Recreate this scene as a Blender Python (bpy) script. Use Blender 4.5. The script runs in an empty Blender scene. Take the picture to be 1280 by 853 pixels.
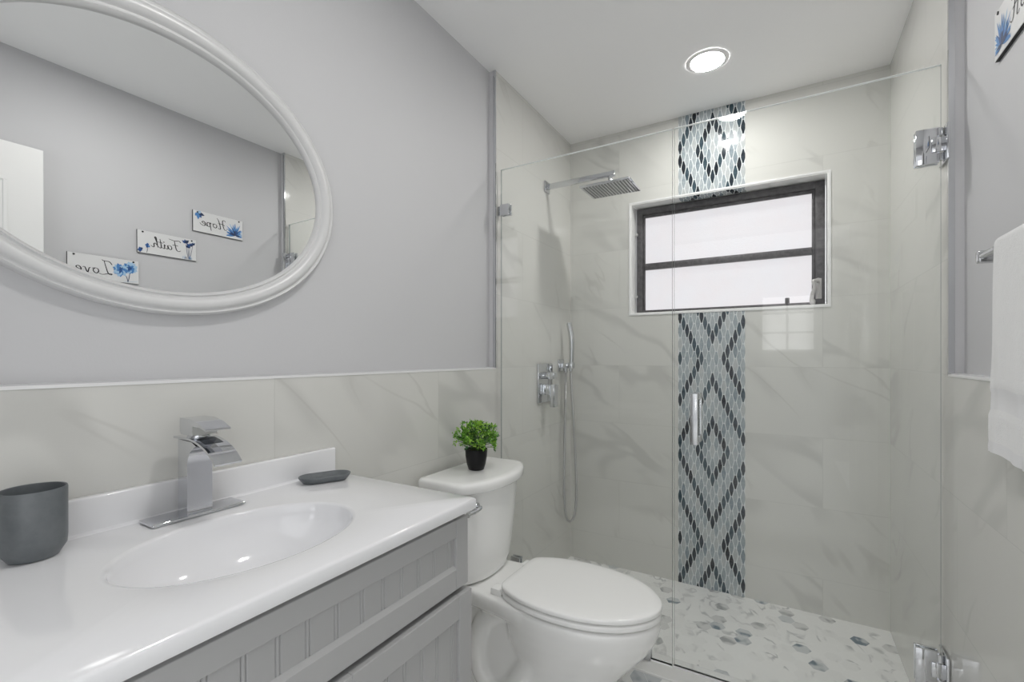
import bpy, bmesh, math, random
from mathutils import Vector, Matrix
PI = math.pi
random.seed(7)
sc = bpy.context.scene
C = sc.collection

# ------------------------------------------------------------------ camera, world, light, exposure
CAM = (1.1276, 0.0, 1.2202)
cd = bpy.data.cameras.new('camera'); cam = bpy.data.objects.new('camera', cd); C.objects.link(cam)
cam.location = CAM; cam.rotation_euler = (PI/2, 0, 0.5315)
cd.sensor_width = 36; cd.sensor_fit = 'HORIZONTAL'
cd.lens = 36*579.4154/1280; cd.shift_x = -0.0003; cd.shift_y = (445.76-426.5)/1280
cd.clip_start = 0.01
sc.camera = cam
w = bpy.data.worlds.new('hall_daylight'); sc.world = w; w.use_nodes = True
bg = w.node_tree.nodes['Background']; bg.inputs[0].default_value = (0.97, 0.985, 1.0, 1); bg.inputs[1].default_value = 1.5
RECESSED_POWER = 150.0      # emission strength of each recessed lamp
WINDOW_POWER = 0.86        # daylight on the frosted panes
sc.view_settings.view_transform = 'Standard'; sc.view_settings.look = 'None'
sc.view_settings.exposure = 0.11; sc.view_settings.gamma = 1.0
sc.view_settings.use_curve_mapping = False
cy = sc.cycles
cy.use_denoising = True
cy.max_bounces = 14; cy.diffuse_bounces = 8; cy.glossy_bounces = 8; cy.transparent_max_bounces = 24; cy.transmission_bounces = 8
cy.caustics_reflective = False; cy.caustics_refractive = False
cy.sample_clamp_indirect = 4.0

# ------------------------------------------------------------------ room numbers (metres)
D = 2.62          # tiled face of the window wall
W = 1.53          # tiled face of the right wall (left tiled face is x = 0)
DL = 0.0325       # the painted wall lies this much behind the tile
H = 2.515
YT = 1.77         # where the full-height shower tile starts
ZT = 1.168        # top of the tiled wainscot
Y0 = -0.15        # wall with the doorway, behind the camera
XR = W + DL
YG = 1.79         # glass screen

# ------------------------------------------------------------------ helpers
def new(name, bm, m, parent=None, smooth=None, kind=None):
    me = bpy.data.meshes.new(name)
    bmesh.ops.recalc_face_normals(bm, faces=bm.faces[:])
    bm.to_mesh(me); bm.free()
    for mm in (m if isinstance(m, (list, tuple)) else [m]): me.materials.append(mm)
    if smooth is not None:
        me.polygons.foreach_set('use_smooth', [True]*len(me.polygons))
        me.set_sharp_from_angle(angle=math.radians(smooth))
    o = bpy.data.objects.new(name, me); C.objects.link(o)
    if parent is not None:
        o.parent = parent
        if parent.type == 'EMPTY':
            o.matrix_parent_inverse = Matrix.Translation(-parent.location)
    if kind: o['kind'] = kind
    return o
def tag(o, label, cat, group=None):
    o['label'] = label; o['category'] = cat
    if group: o['group'] = group
    return o
def thing(name, label, cat, loc, group=None):
    o = bpy.data.objects.new(name, None); C.objects.link(o)
    o.location = loc; o.empty_display_size = 0.05
    return tag(o, label, cat, group)
def BM(): return bmesh.new()
def box(bm, x0, x1, y0, y1, z0, z1, bev=0, seg=2, mi=0):
    r = bmesh.ops.create_cube(bm, size=1)
    vs = r['verts']
    for v in vs:
        v.co = Vector((x0+(v.co.x+.5)*(x1-x0), y0+(v.co.y+.5)*(y1-y0), z0+(v.co.z+.5)*(z1-z0)))
    fs = set(f for v in vs for f in v.link_faces)
    for f in fs: f.material_index = mi
    if bev:
        es = list(set(e for v in vs for e in v.link_edges))
        bmesh.ops.bevel(bm, geom=es, offset=bev, segments=seg, affect='EDGES', profile=.5, clamp_overlap=True)
    return vs
def loft(bm, rings, cap0=True, cap1=True, closed=True, mi=0):
    R = [[bm.verts.new(p) for p in r] for r in rings]
    n = len(R[0])
    for a, b in zip(R, R[1:]):
        for i in range(n if closed else n-1):
            j = (i+1) % n
            f = bm.faces.new((a[i], a[j], b[j], b[i])); f.material_index = mi
    if closed:
        if cap0: bm.faces.new(R[0][::-1]).material_index = mi
        if cap1: bm.faces.new(R[-1]).material_index = mi
    return R
def lathe(bm, prof, c=(0, 0, 0), axis='z', n=40, cap0=True, cap1=True, mi=0):
    rings = []
    for r, h in prof:
        ring = []
        for i in range(n):
            a = 2*PI*i/n; u, v = r*math.cos(a), r*math.sin(a)
            p = {'z': (u, v, h), 'x': (h, u, v), 'y': (u, h, v)}[axis]
            ring.append((c[0]+p[0], c[1]+p[1], c[2]+p[2]))
        rings.append(ring)
    return loft(bm, rings, cap0, cap1, mi=mi)
def crom(pts, n=8, closed=False):
    P = [Vector(p) for p in pts]; out = []
    m = len(P)
    for i in range(m if closed else m-1):
        if closed: p0, p1, p2, p3 = P[(i-1) % m], P[i], P[(i+1) % m], P[(i+2) % m]
        else: p0, p1, p2, p3 = P[max(i-1, 0)], P[i], P[i+1], P[min(i+2, m-1)]
        for k in range(n):
            t = k/n
            out.append(.5*((2*p1)+(p2-p0)*t+(2*p0-5*p1+4*p2-p3)*t*t+(3*p1-p0-3*p2+p3)*t**3))
    if not closed: out.append(P[-1])
    return out
def tube(bm, pts, r, n=12, cap=True, mi=0, rf=None):
    P = [Vector(p) for p in pts]; rings = []
    t = (P[1]-P[0]).normalized()
    up = Vector((0, 0, 1)) if abs(t.z) < .9 else Vector((1, 0, 0))
    nrm = t.cross(up).normalized()
    for i, p in enumerate(P):
        t = (P[min(i+1, len(P)-1)]-P[max(i-1, 0)]).normalized()
        nrm = (nrm-t*nrm.dot(t)).normalized(); b = t.cross(nrm)
        rr = rf(i/(len(P)-1)) if rf else r
        rings.append([p+rr*(math.cos(2*PI*k/n)*nrm+math.sin(2*PI*k/n)*b) for k in range(n)])
    loft(bm, rings, cap, cap, mi=mi)
def prism(bm, outline, a, b, axis='z', mi=0):
    """extrude a 2-D outline between a and b along an axis"""
    def P(u, v, h): return {'z': (u, v, h), 'x': (h, u, v), 'y': (u, h, v)}[axis]
    return loft(bm, [[P(u, v, a) for u, v in outline], [P(u, v, b) for u, v in outline]], mi=mi)
def evalmod(o):
    dg = bpy.context.evaluated_depsgraph_get()
    me = bpy.data.meshes.new_from_object(o.evaluated_get(dg))
    old = o.data; o.modifiers.clear(); o.data = me; me.name = old.name
    me.polygons.foreach_set('use_smooth', [True]*len(me.polygons))
    return o

# ------------------------------------------------------------------ materials
def mat(name, col=(.8, .8, .8), rough=.5, metal=0.0, spec=.5, coat=0.0, emit=None, es=0):
    m = bpy.data.materials.new(name); m.use_nodes = True
    b = m.node_tree.nodes['Principled BSDF']
    b.inputs['Base Color'].default_value = (*col, 1); b.inputs['Roughness'].default_value = rough
    b.inputs['Metallic'].default_value = metal; b.inputs['Specular IOR Level'].default_value = spec
    b.inputs['Coat Weight'].default_value = coat; b.inputs['Coat Roughness'].default_value = .03
    if emit: b.inputs['Emission Color'].default_value = (*emit, 1); b.inputs['Emission Strength'].default_value = es
    return m
class NT:
    def __init__(s, m): s.t = m.node_tree; s.b = s.t.nodes['Principled BSDF']
    def n(s, typ, **k):
        x = s.t.nodes.new(typ)
        for a, v in k.items():
            if a.startswith('i_'):
                key = a[2:]; x.inputs[int(key) if key.isdigit() else key].default_value = v
            else: setattr(x, a, v)
        return x
    def l(s, a, b): s.t.links.new(a, b)
    def math(s, op, a, b=None, c=None):
        x = s.n('ShaderNodeMath', operation=op)
        for i, v in enumerate((a, b, c)):
            if v is None: continue
            if isinstance(v, (int, float)): x.inputs[i].default_value = v
            else: s.l(v, x.inputs[i])
        return x.outputs[0]
    def mix(s, f, a, b):
        x = s.n('ShaderNodeMix', data_type='RGBA')
        for i, v in ((0, f), (6, a), (7, b)):
            if isinstance(v, (int, float)): x.inputs[i].default_value = v
            elif isinstance(v, tuple): x.inputs[i].default_value = (*v, 1)
            else: s.l(v, x.inputs[i])
        return x.outputs[2]
def painted(name, col, rough=.55, bump=.02, scale=220):
    m = mat(name, col, rough, spec=.3); t = NT(m)
    tc = t.n('ShaderNodeTexCoord')
    no = t.n('ShaderNodeTexNoise', i_Scale=scale, i_Detail=2.0); t.l(tc.outputs['Object'], no.inputs['Vector'])
    bp = t.n('ShaderNodeBump', i_Strength=bump, i_Distance=.01); t.l(no.outputs[0], bp.inputs['Height']); t.l(bp.outputs[0], t.b.inputs['Normal'])
    return m
def veins(t, vec, scale, seedoff, width, lo, hi, rot=(.5, .5, .6), sc_=(1, 2.2, 1)):
    """sparse soft marble veins: ridges of a warped noise, gated by a broader noise"""
    mp = t.n('ShaderNodeMapping', vector_type='TEXTURE'); t.l(vec, mp.inputs[0]); mp.inputs['Location'].default_value = seedoff
    mp.inputs['Rotation'].default_value = rot; mp.inputs['Scale'].default_value = sc_
    no = t.n('ShaderNodeTexNoise', i_Scale=scale, i_Detail=3.0, i_Roughness=.45, i_Distortion=.6); t.l(mp.outputs[0], no.inputs['Vector'])
    d = t.math('ABSOLUTE', t.math('SUBTRACT', no.outputs[0], .5))
    r = t.n('ShaderNodeMapRange', interpolation_type='SMOOTHERSTEP'); t.l(d, r.inputs[0])
    r.inputs[1].default_value = 0; r.inputs[2].default_value = width; r.inputs[3].default_value = 1; r.inputs[4].default_value = 0
    g = t.n('ShaderNodeTexNoise', i_Scale=scale*.9, i_Detail=1.0); t.l(vec, g.inputs['Vector'])
    gr = t.n('ShaderNodeMapRange', interpolation_type='SMOOTHSTEP'); t.l(g.outputs[0], gr.inputs[0]); gr.inputs[1].default_value = lo; gr.inputs[2].default_value = hi
    return t.math('MULTIPLY', r.outputs[0], gr.outputs[0])
def marble_tile(name, axis, off=0.0, base=(.675, .672, .642)):
    m = mat(name, base, .06, spec=.5); t = NT(m)
    tc = t.n('ShaderNodeTexCoord'); sx = t.n('ShaderNodeSeparateXYZ'); t.l(tc.outputs['Object'], sx.inputs[0])
    u = t.math('ADD', sx.outputs[axis], off); v = t.math('ADD', sx.outputs[2], 4*.3325-ZT)
    cb = t.n('ShaderNodeCombineXYZ'); t.l(u, cb.inputs[0]); t.l(v, cb.inputs[1])
    br = t.n('ShaderNodeTexBrick', offset=.5, offset_frequency=2, squash=1.0)
    br.inputs['Scale'].default_value = 1; br.inputs['Brick Width'].default_value = .652; br.inputs['Row Height'].default_value = .3325
    br.inputs['Mortar Size'].default_value = .0011; br.inputs['Mortar Smooth'].default_value = .3; br.inputs['Bias'].default_value = 0
    br.inputs['Color1'].default_value = (0, 0, 0, 1); br.inputs['Color2'].default_value = (1, 1, 1, 1); br.inputs['Mortar'].default_value = (.5, .5, .5, 1)
    t.l(cb.outputs[0], br.inputs['Vector'])
    # each tile is its own piece of stone: shift the vein field by a per-tile random value
    sh = t.n('ShaderNodeVectorMath', operation='SCALE'); t.l(br.outputs['Color'], sh.inputs[0]); sh.inputs['Scale'].default_value = 2.3
    ad = t.n('ShaderNodeVectorMath', operation='ADD'); t.l(cb.outputs[0], ad.inputs[0]); t.l(sh.outputs[0], ad.inputs[1])
    v1 = veins(t, ad.outputs[0], 2.0, (1.3, .2, 4.1), .055, .42, .66, (0, 0, -.62), (2.3, .75, 1))
    v2 = veins(t, ad.outputs[0], 3.4, (7.1, 3.3, 1.7), .026, .47, .7, (0, 0, -.80), (2.6, .8, 1))
    cl = t.n('ShaderNodeTexNoise', i_Scale=2.2, i_Detail=3.0); t.l(ad.outputs[0], cl.inputs['Vector'])
    c0 = t.mix(t.math('MULTIPLY', cl.outputs[0], .5), base, tuple(x*.9 for x in base))
    c1 = t.mix(t.math('MULTIPLY', v1, .36), c0, (.40, .40, .385))
    c2 = t.mix(t.math('MULTIPLY', v2, .26), c1, (.42, .41, .385))
    c3 = t.mix(t.math('MULTIPLY', br.outputs['Fac'], .33), c2, (.42, .42, .40))
    t.l(c3, t.b.inputs['Base Color'])
    bp = t.n('ShaderNodeBump', i_Strength=.25, i_Distance=.002, invert=True); t.l(br.outputs['Fac'], bp.inputs['Height']); t.l(bp.outputs[0], t.b.inputs['Normal'])
    return m
def stone(name, base, vein, amt=.5, rough=.25, scale=9.0, width=.06):
    m = mat(name, base, rough); t = NT(m)
    tc = t.n('ShaderNodeTexCoord')
    v = veins(t, tc.outputs['Object'], scale, (2.0, 5.0, 1.0), width, .46, .62)
    t.l(t.mix(t.math('MULTIPLY', v, amt), base, vein), t.b.inputs['Base Color'])
    return m
def speckle(name, a, b, rough=.2, scale=60):
    m = mat(name, a, rough); t = NT(m); tc = t.n('ShaderNodeTexCoord')
    no = t.n('ShaderNodeTexNoise', i_Scale=scale, i_Detail=4.0, i_Roughness=.65); t.l(tc.outputs['Object'], no.inputs['Vector'])
    r = t.n('ShaderNodeMapRange'); t.l(no.outputs[0], r.inputs[0]); r.inputs[1].default_value = .38; r.inputs[2].default_value = .62
    t.l(t.mix(r.outputs[0], a, b), t.b.inputs['Base Color'])
    return m
M = {}
M['paint'] = painted('wall_paint', (.58, .58, .592))
M['ceiling'] = painted('ceiling_paint', (.92, .92, .92), .6)
M['tile_side'] = marble_tile('marble_tile_side', 1, off=.652*2-.715)
M['tile_back'] = marble_tile('marble_tile_back', 0, off=.652-.3032)
M['reveal'] = stone('reveal_marble', (.90, .90, .89), (.55, .55, .54), .4, .08, 4.0)
M['trim'] = mat('satin_metal_trim', (.62, .62, .63), .22, 1.0)
M['chrome'] = mat('chrome', (.66, .67, .69), .045, 1.0)
M['brushed'] = mat('brushed_chrome', (.60, .61, .62), .2, 1.0)
M['darkmetal'] = mat('dark_rubber', (.02, .02, .02), .5)
M['mirror'] = mat('silvered_glass', (.90, .91, .91), 0.0, 1.0)
M['white_lacquer'] = mat('white_lacquer', (.80, .80, .80), .28)
M['counter'] = mat('cultured_marble', (.81, .81, .825), .09, coat=.25)
M['porcelain'] = mat('porcelain', (.88, .88, .87), .06, coat=.4)
M['seat'] = mat('white_seat_plastic', (.90, .90, .89), .15)
M['cabinet'] = painted('grey_cabinet_paint', (.40, .40, .40), .38, .01)
M['groove'] = M['cabinet']
M['black'] = mat('gap_shade_black', (.015, .015, .015), .7)  # black that paints shade into the cabinet gaps
M['cup'] = speckle('grey_resin', (.115, .128, .136), (.14, .152, .16), .4, 30)
M['pot'] = mat('black_glazed_pot', (.004, .004, .005), .4, spec=.3)
M['soil'] = speckle('dark_moss', (.02, .03, .01), (.05, .05, .02), .9, 200)
M['leafA'] = speckle('leaf_mid', (.13, .34, .03), (.20, .43, .05), .45, 80)
M['leafB'] = speckle('leaf_light', (.30, .55, .06), (.40, .64, .10), .45, 80)
M['leafC'] = speckle('leaf_dark', (.03, .12, .03), (.05, .17, .04), .45, 80)
M['stem'] = mat('green_stem', (.08, .16, .04), .6)
M['bronze'] = speckle('dark_bronze_frame', (.055, .052, .055), (.10, .095, .10), .4, 40)
M['crank'] = mat('grey_crank', (.55, .54, .53), .35, .5)
M['plastic'] = mat('white_plastic', (.8, .8, .8), .4)
M['door'] = painted('door_white', (.80, .80, .79), .4, .01)
M['sign'] = mat('sign_white', (.72, .72, .72), .4)
M['ink'] = mat('black_ink', (.012, .012, .014), .5)
M['blue1'] = mat('blue_petal_deep', (.015, .075, .25), .5)
M['blue2'] = mat('blue_petal_mid', (.07, .22, .50), .5)
M['blue3'] = mat('blue_petal_pale', (.36, .54, .72), .5)
M['navy'] = mat('navy_petal', (.012, .03, .09), .5)
M['lamp'] = mat('lamp_diffuser', (.9, .9, .9), .4, emit=(1, .985, .96), es=RECESSED_POWER)

def glass_mat():
    m = bpy.data.materials.new('clear_shower_glass'); m.use_nodes = True; nt = m.node_tree
    nt.nodes.remove(nt.nodes['Principled BSDF'])
    o = nt.nodes['Material Output']
    tr = nt.nodes.new('ShaderNodeBsdfTransparent'); tr.inputs[0].default_value = (.988, .994, .991, 1)
    gl = nt.nodes.new('ShaderNodeBsdfGlossy'); gl.inputs['Roughness'].default_value = 0.0; gl.inputs[0].default_value = (1, 1, 1, 1)
    fr = nt.nodes.new('ShaderNodeFresnel'); fr.inputs[0].default_value = 1.42
    geo = nt.nodes.new('ShaderNodeNewGeometry')
    mx = nt.nodes.new('ShaderNodeMixShader')
    inv = nt.nodes.new('ShaderNodeMath'); inv.operation = 'SUBTRACT'; inv.inputs[0].default_value = 1
    mu = nt.nodes.new('ShaderNodeMath'); mu.operation = 'MULTIPLY'
    nt.links.new(geo.outputs['Backfacing'], inv.inputs[1]); nt.links.new(fr.outputs[0], mu.inputs[0]); nt.links.new(inv.outputs[0], mu.inputs[1])
    nt.links.new(mu.outputs[0], mx.inputs[0])
    nt.links.new(tr.outputs[0], mx.inputs[1]); nt.links.new(gl.outputs[0], mx.inputs[2]); nt.links.new(mx.outputs[0], o.inputs[0])
    return m
M['glass'] = glass_mat()
M['edge_top'] = mat('lit_glass_edge', (.93, .96, .95), .25, spec=.8)  # white base paints in the light caught along the glass top edge
M['edge_side'] = mat('cut_glass_edge', (.30, .33, .32), .12, spec=.8)

def pane_mat():
    m = mat('frosted_pane', (.75, .75, .75), .35); t = NT(m); tc = t.n('ShaderNodeTexCoord')
    no = t.n('ShaderNodeTexNoise', i_Scale=7.0, i_Detail=6.0, i_Roughness=.6); t.l(tc.outputs['Object'], no.inputs['Vector'])
    c = t.mix(no.outputs[0], (.80, .735, .755), (.78, .79, .835))
    t.l(c, t.b.inputs['Emission Color']); t.b.inputs['Emission Strength'].default_value = WINDOW_POWER
    t.b.inputs['Base Color'].default_value = (.12, .12, .12, 1)
    f = t.n('ShaderNodeTexNoise', i_Scale=160.0, i_Detail=2.0); t.l(tc.outputs['Object'], f.inputs['Vector'])
    bp = t.n('ShaderNodeBump', i_Strength=.3, i_Distance=.004); t.l(f.outputs[0], bp.inputs['Height']); t.l(bp.outputs[0], t.b.inputs['Normal'])
    return m
M['pane'] = pane_mat()
def towel_mat():
    m = mat('white_terry', (.80, .80, .80), .95, spec=.1); t = NT(m); tc = t.n('ShaderNodeTexCoord')
    no = t.n('ShaderNodeTexNoise', i_Scale=420.0, i_Detail=3.0); t.l(tc.outputs['Object'], no.inputs['Vector'])
    n2 = t.n('ShaderNodeTexNoise', i_Scale=45.0, i_Detail=3.0); t.l(tc.outputs['Object'], n2.inputs['Vector'])
    bp = t.n('ShaderNodeBump', i_Strength=.55, i_Distance=.004); t.l(t.math('ADD', no.outputs[0], n2.outputs[0]), bp.inputs['Height']); t.l(bp.outputs[0], t.b.inputs['Normal'])
    t.b.inputs['Sheen Weight'].default_value = .3
    return m
M['towel'] = towel_mat()
M['towel_band'] = painted('white_towel_band', (.78, .78, .79), .85, .2, 600)

# ------------------------------------------------------------------ setting: floors, walls, ceiling
S = 'structure'
bm = BM(); box(bm, -.1, W+.1, -3.0, 1.711, -.06, 0)
floor = new('floor', bm, stone('floor_marble', (.78, .78, .77), (.5, .5, .5), .5, .15, 3.0), kind=S)
bm = BM(); box(bm, -.12, XR+.1, Y0-.1, D+.2, H, H+.06); new('ceiling', bm, M['ceiling'], kind=S)

# left wall: painted plane, tile wainscot and full-height shower tile standing proud of it
bm = BM(); box(bm, -.12, -DL, Y0-.1, YT+.03, 0, H); wl = new('wall_left', bm, M['paint'], kind=S)
bm = BM(); box(bm, -DL, 0, Y0, YT, 0, ZT); box(bm, -.12, 0, YT, D+.2, -.06, H)
new('tile_cladding', bm, M['tile_side'], wl, kind=S)
bm = BM(); box(bm, XR, XR+.1, Y0-.1, YT+.03, 0, H); wr = new('wall_right', bm, M['paint'], kind=S)
bm = BM(); box(bm, W, XR, Y0, YT, 0, ZT); box(bm, W, XR+.1, YT, D+.2, -.06, H)
new('tile_cladding', bm, M['tile_side'], wr, kind=S)

# window wall with the opening
WX0, WX1, WZ0, WZ1 = .3684, 1.3049, 1.4605, 2.0855
bm = BM()
box(bm, 0, WX0, D, D+.2, -.06, H); box(bm, WX1, W, D, D+.2, -.06, H)
box(bm, WX0, WX1, D, D+.2, -.06, WZ0); box(bm, WX0, WX1, D, D+.2, WZ1, H)
wb = new('wall_back', bm, M['tile_back'], kind=S)
t_ = .006
bm = BM()
box(bm, WX0, WX0+t_, D-.001, D+.16, WZ0, WZ1); box(bm, WX1-t_, WX1, D-.001, D+.16, WZ0, WZ1)
box(bm, WX0+t_, WX1-t_, D-.001, D+.16, WZ1-t_, WZ1); box(bm, WX0+t_, WX1-t_, D-.001, D+.16, WZ0, WZ0+t_)
new('window_reveal', bm, M['reveal'], wb, kind=S)
bm = BM()
for a in ((WX0-.008, WX0+.001, WZ0-.008, WZ1+.008), (WX1-.001, WX1+.008, WZ0-.008, WZ1+.008), (WX0+.001, WX1-.001, WZ1-.001, WZ1+.008), (WX0+.001, WX1-.001, WZ0-.008, WZ0+.001)):
    box(bm, a[0], a[1], D-.004, D+.001, a[2], a[3])
new('edge_trim', bm, M['white_lacquer'], wb, kind=S)

# mosaic strip: interlocking elongated hexagons in a diamond pattern
def mosaic_mats():
    r = []
    for i, (a, b) in enumerate((((.36, .405, .43), (.44, .475, .495)), ((.28, .33, .36), (.37, .415, .44)), ((.43, .46, .47), (.50, .52, .525)),
                                ((.19, .235, .27), (.28, .33, .36)),
                                ((.010, .015, .022), (.03, .045, .06)), ((.025, .05, .068), (.06, .095, .115)), ((.006, .008, .011), (.018, .025, .035)))):
        r.append(speckle('mosaic_glass_%d' % i, a, b, .08, 55))
    r.append(mat('mosaic_grout', (.70, .73, .73), .6))
    return r
MM = mosaic_mats()
MX0, MX1 = .6307, .9546
NCOL = 18; CS = (MX1-MX0)/NCOL; PITCH = .0745; W1, W2, GR = CS*1.17, CS*.72, .0026
ZC = .7253
def mosaic(bm, z0, z1, place, zc0=ZC, seed=3):
    """place(u, v) gives a point and outward offset; u across the strip, v up"""
    rr = random.Random(seed)
    g = [place(MX0, z0, .0008), place(MX1, z0, .0008), place(MX1, z1, .0008), place(MX0, z1, .0008)]
    f = bm.faces.new([bm.verts.new(p) for p in g]); f.material_index = 7
    for c in range(NCOL):
        xc = MX0+(c+.5)*CS; ci = abs(c-9)
        for k in range(-60, 60):
            r = 2*k+(ci % 2)
            zc = zc0+r*PITCH/2
            if zc+PITCH/2 < z0 or zc-PITCH/2 > z1: continue
            rw = abs((r+13) % 26-13); kk = rw+ci
            rnd = rr.random()
            if kk in (4, 10, 16) or kk == 22: mi = 4 if rnd < .45 else (5 if rnd < .85 else 6)
            elif kk in (3, 5, 9, 11, 15, 17) and rnd < .18: mi = 3
            else: mi = 0 if rnd < .42 else (1 if rnd < .72 else (2 if rnd < .93 else 3))
            hh = PITCH/2-GR*.6; a = W1/2-GR*.5+.0008; b = W2/2-GR*.5+.0002
            # interlocking: wide waist, narrow ends, clipped to the strip
            pts = [(-b*.50, -hh), (b*.50, -hh), (a, -hh*.20), (a, hh*.20), (b*.50, hh), (-b*.50, hh), (-a, hh*.20), (-a, -hh*.20)]
            def clip(P, ax, lim, sgn):
                out = []
                for i in range(len(P)):
                    p, q = P[i], P[(i+1) % len(P)]
                    ip, iq = (p[ax]-lim)*sgn <= 0, (q[ax]-lim)*sgn <= 0
                    if ip: out.append(p)
                    if ip != iq:
                        t = (lim-p[ax])/(q[ax]-p[ax]); out.append((p[0]+(q[0]-p[0])*t, p[1]+(q[1]-p[1])*t))
                return out
            P = [(xc+u, zc+v) for u, v in pts]
            P = clip(P, 0, MX0, -1); P = clip(P, 0, MX1, 1)
            P = clip(P, 1, z0, -1); P = clip(P, 1, z1, 1)
            if len(P) < 3: continue
            lo = [bm.verts.new(place(u, v, .0008)) for u, v in P]; 
            ta, tb = rr.uniform(-.035, .035), rr.uniform(-.03, .03)      # hand-laid pieces sit at slightly different angles
            hi = [bm.verts.new(place(u, v, .0022+(u-xc)*ta+(v-zc)*tb)) for u, v in P]
            f = bm.faces.new(hi); f.material_index = mi
            for i in range(len(P)):
                j = (i+1) % len(P); f = bm.faces.new((lo[i], lo[j], hi[j], hi[i])); f.material_index = mi
bm = BM()
mosaic(bm, 0.0, WZ0-.009, lambda u, v, h: (u, D-h, v))
mosaic(bm, WZ1+.009, H, lambda u, v, h: (u, D-h, v), 2.311, 4)
mosaic(bm, WZ1+.009, WZ1+.085, lambda u, v, h: (u, D+.0+(v-WZ1-.009), WZ1-t_-h), 2.311, 5)
o = new('mosaic_strip', bm, MM, wb, kind=S)

# wall with the doorway, behind the camera
DX0, DX1, DZ = .36, 1.50, 2.10  # unseen opening, widened so more fill light reaches the right wall
bm = BM()
box(bm, -DL, DX0, Y0-.1, Y0, 0, H); box(bm, DX1, XR, Y0-.1, Y0, 0, H); box(bm, DX0, DX1, Y0-.1, Y0, DZ, H)
new('wall_front', bm, M['paint'], kind=S)
bm = BM()
for x0, x1, z0, z1 in ((DX0-.06, DX0, 0, DZ+.06), (DX1, XR-.002, 0, DZ+.06), (DX0, DX1, DZ, DZ+.06)): box(bm, x0, x1, Y0, Y0+.014, z0, z1, .003)
new('trim_5', bm, M['door'], kind=S)
# far wall of the hall with its window
bm = BM(); box(bm, -.3, .86, -3.1, -3.0, 0, 2.5); box(bm, 1.45, 2.3, -3.1, -3.0, 0, 2.5); box(bm, .86, 1.45, -3.1, -3.0, 0, 1.28); box(bm, .86, 1.45, -3.1, -3.0, 1.98, 2.5)
wh = new('wall_hall', bm, M['paint'], kind=S)
bm = BM(); box(bm, .86, 1.45, -3.06, -3.05, 1.28, 1.98)
w2 = new('window_2', bm, mat('hall_window_pane', (.6, .6, .6), .3, emit=(1, .99, 1), es=2.6), kind=S)
bm = BM()
for x in (.86, 1.14, 1.425): box(bm, x, x+.025, -3.05, -3.02, 1.28, 1.98)
for z in (1.28, 1.50, 1.74, 1.955): box(bm, .885, 1.425, -3.05, -3.024, z, z+.025)
new('window_frame', bm, M['door'], w2)
# open door leaf standing along the right wall
bm = BM(); box(bm, 1.488, 1.526, Y0+.03, .665, .012, 2.095, .002)
d1 = new('door_1', bm, M['door'], kind=S)
bm = BM()
for z0, z1 in ((.22, .95), (1.10, 1.95)):
    for y0, y1 in ((-.02, .22), (.32, .56)):
        for q in ((y0, y1, z0, z0+.012), (y0, y1, z1-.012, z1), (y0, y0+.012, z0+.012, z1-.012), (y1-.012, y1, z0+.012, z1-.012)):
            box(bm, 1.484, 1.4885, *q, .0015)
new('panel_moulding', bm, M['door'], d1)
bm = BM(); lathe(bm, [(.026, 1.4865), (.026, 1.480), (.011, 1.478), (.011, 1.455), (.022, 1.450), (.027, 1.437), (.022, 1.424), (.005, 1.420)], (0, .60, 1.0), 'x', 24)
new('door_knob', bm, M['brushed'], d1, smooth=35)

# metal and painted edge trims where tile meets paint
def trims(side):
    s = 1 if side == 'left' else -1; b = 0 if side == 'left' else W
    X = lambda d: b+s*d
    bm = BM()
    def bx(d0, d1, *r, **k): x0, x1 = sorted((X(d0), X(d1))); box(bm, x0, x1, *r, **k)
    bx(-.0125, .0015, YT-.0050, YT+.0015, ZT, H)                    # vertical bright edge
    new('trim_%d' % (1 if side == 'left' else 2), bm, M['chrome'], kind=S)
    bm = BM()
    bx(-.0045, .0015, Y0+.02, YT-.001, ZT-.0045, ZT+.0015)           # edge on top of the wainscot
    new('trim_%d' % (3 if side == 'left' else 4), bm, M['white_lacquer'], kind=S)
    bm = BM()
    bx(-DL, -.0045, YT-.004, YT, ZT+.004, H); bx(-DL, -.0045, Y0+.02, YT, ZT, ZT+.004)
    new('painted_return', bm, M['paint'], wl if side == 'left' else wr, kind=S)
trims('left'); trims('right')

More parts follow.
